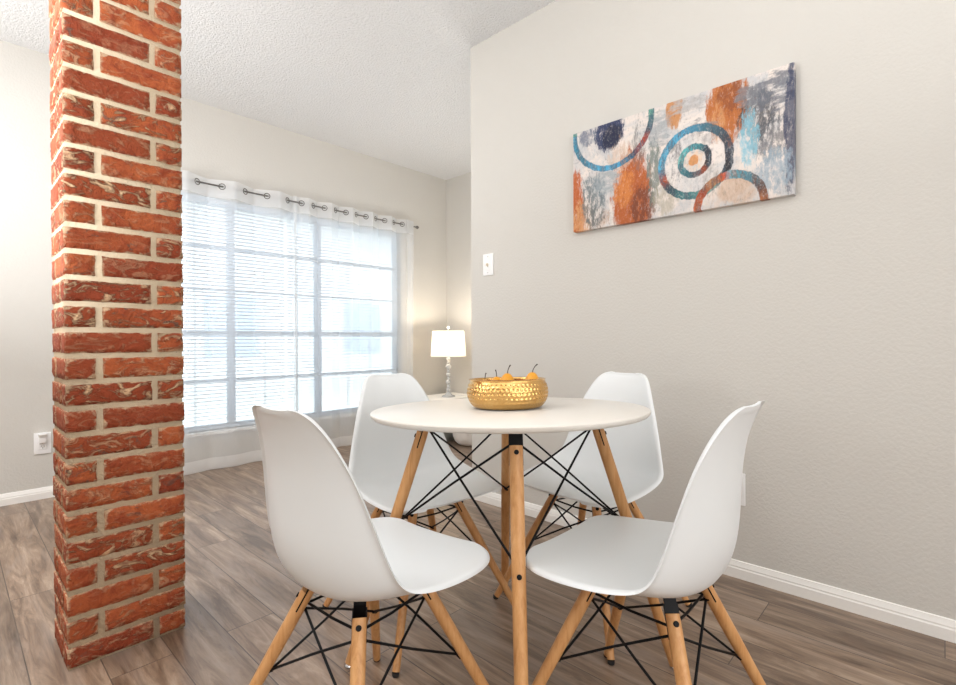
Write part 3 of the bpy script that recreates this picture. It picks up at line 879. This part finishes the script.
m = MB()
pp = [(0,0),(.110,0),(.140,.006),(.168,.030),(.186,.075),(.194,.14),(.196,.20),(.190,.27),(.172,.32),(.13,.35),(.06,.362),(0,.364)]
m.lathe(pp, 96, fn=lambda r, z, a: (r*(1+.012*math.cos(40*a)*(1 if r > .1 else 0)), z))
o = m.build('pouf', M['pouf']); o.location = (3.215, 3.065, 0)
tag(o, 'white rounded pouf on the floor, half hidden by the wall corner', 'pouf')

# ------------------------------------------------------------------ camera
f, cyaw, cp, cr = 499.3095, .752694, -.006378, -.003750
F = Vector((math.cos(cyaw)*math.cos(cp), math.sin(cyaw)*math.cos(cp), math.sin(cp)))
R0 = Vector((math.sin(cyaw), -math.cos(cyaw), 0)); U0 = R0.cross(F)
c, s_ = math.cos(cr), math.sin(cr)
Rr = c*R0+s_*U0; Uu = -s_*R0+c*U0
cd = bpy.data.cameras.new('camera'); cam = bpy.data.objects.new('camera', cd); COL.objects.link(cam)
cd.sensor_fit = 'HORIZONTAL'; cd.sensor_width = 36; cd.lens = f*36/956; cd.clip_start = .02
mt = Matrix((Rr, Uu, -F)).transposed().to_4x4(); mt.translation = (0,0,.93); cam.matrix_world = mt
S.camera = cam

# ------------------------------------------------------------------ light
w = bpy.data.worlds.new('sky'); S.world = w; w.use_nodes = True
bg = w.node_tree.nodes['Background']; bg.inputs[0].default_value = (.84,.93,1,1); bg.inputs[1].default_value = 3.6
def area(name, loc, target, sx, sy, power, col):
    d = bpy.data.lights.new(name, 'AREA'); d.shape = 'RECTANGLE'; d.size = sx; d.size_y = sy; d.energy = power; d.color = col
    o = bpy.data.objects.new(name, d); COL.objects.link(o); o.location = loc
    o.rotation_euler = (Vector(target)-Vector(loc)).to_track_quat('-Z', 'Y').to_euler(); return o
area('front_fill', (.3, YF+.05, 1.25), (.4, 0, .9), 3.4, 1.9, 66, (.98,.985,1))  # unseen fill added at the front wall, brightens brick and right wall
area('dining_bounce_fill', (-.5, -.5, 1.5), (-.5, -.5, 3), 2.4, 2.4, 58, (.985,.995,1))  # added fill aimed upwards, bounces off the ceiling; no real fixture
area('living_bounce_fill', (-.9, 2.2, 1.2), (-.3, 2.2, 3), 1.8, 1.4, 62, (.98,.99,1))  # unseen fill added at the left to lift the ceiling there
area('living_top_fill', (-.35, 2.3, 2.5), (-.1, 2.3, 0), .9, .9, 26, (.97,.985,1))  # added downward fill for the left floor, wall and pillar side
area('alcove_bounce_fill', (2.95, 2.45, .8), (2.9, 2.7, 3), 1.0, .6, 10, (1,.98,.96))  # fill added out of sight behind the right wall, brightens the alcove
d = bpy.data.lights.new('lamp_bulb_light', 'POINT'); d.energy = 6.5; d.color = (1,.88,.72); d.shadow_soft_size = .03
o = bpy.data.objects.new('lamp_bulb_light', d); COL.objects.link(o); o.location = (LX, LY, LZ+.575)

S.view_settings.view_transform = 'Standard'; S.view_settings.look = 'None'; S.view_settings.gamma = 1; S.view_settings.use_curve_mapping = False
S.view_settings.exposure = 0.34
S.cycles.max_bounces = 10; S.cycles.diffuse_bounces = 6; S.cycles.transparent_max_bounces = 20; S.cycles.transmission_bounces = 8
S.cycles.caustics_reflective = False; S.cycles.caustics_refractive = False
S.cycles.sample_clamp_indirect = 6
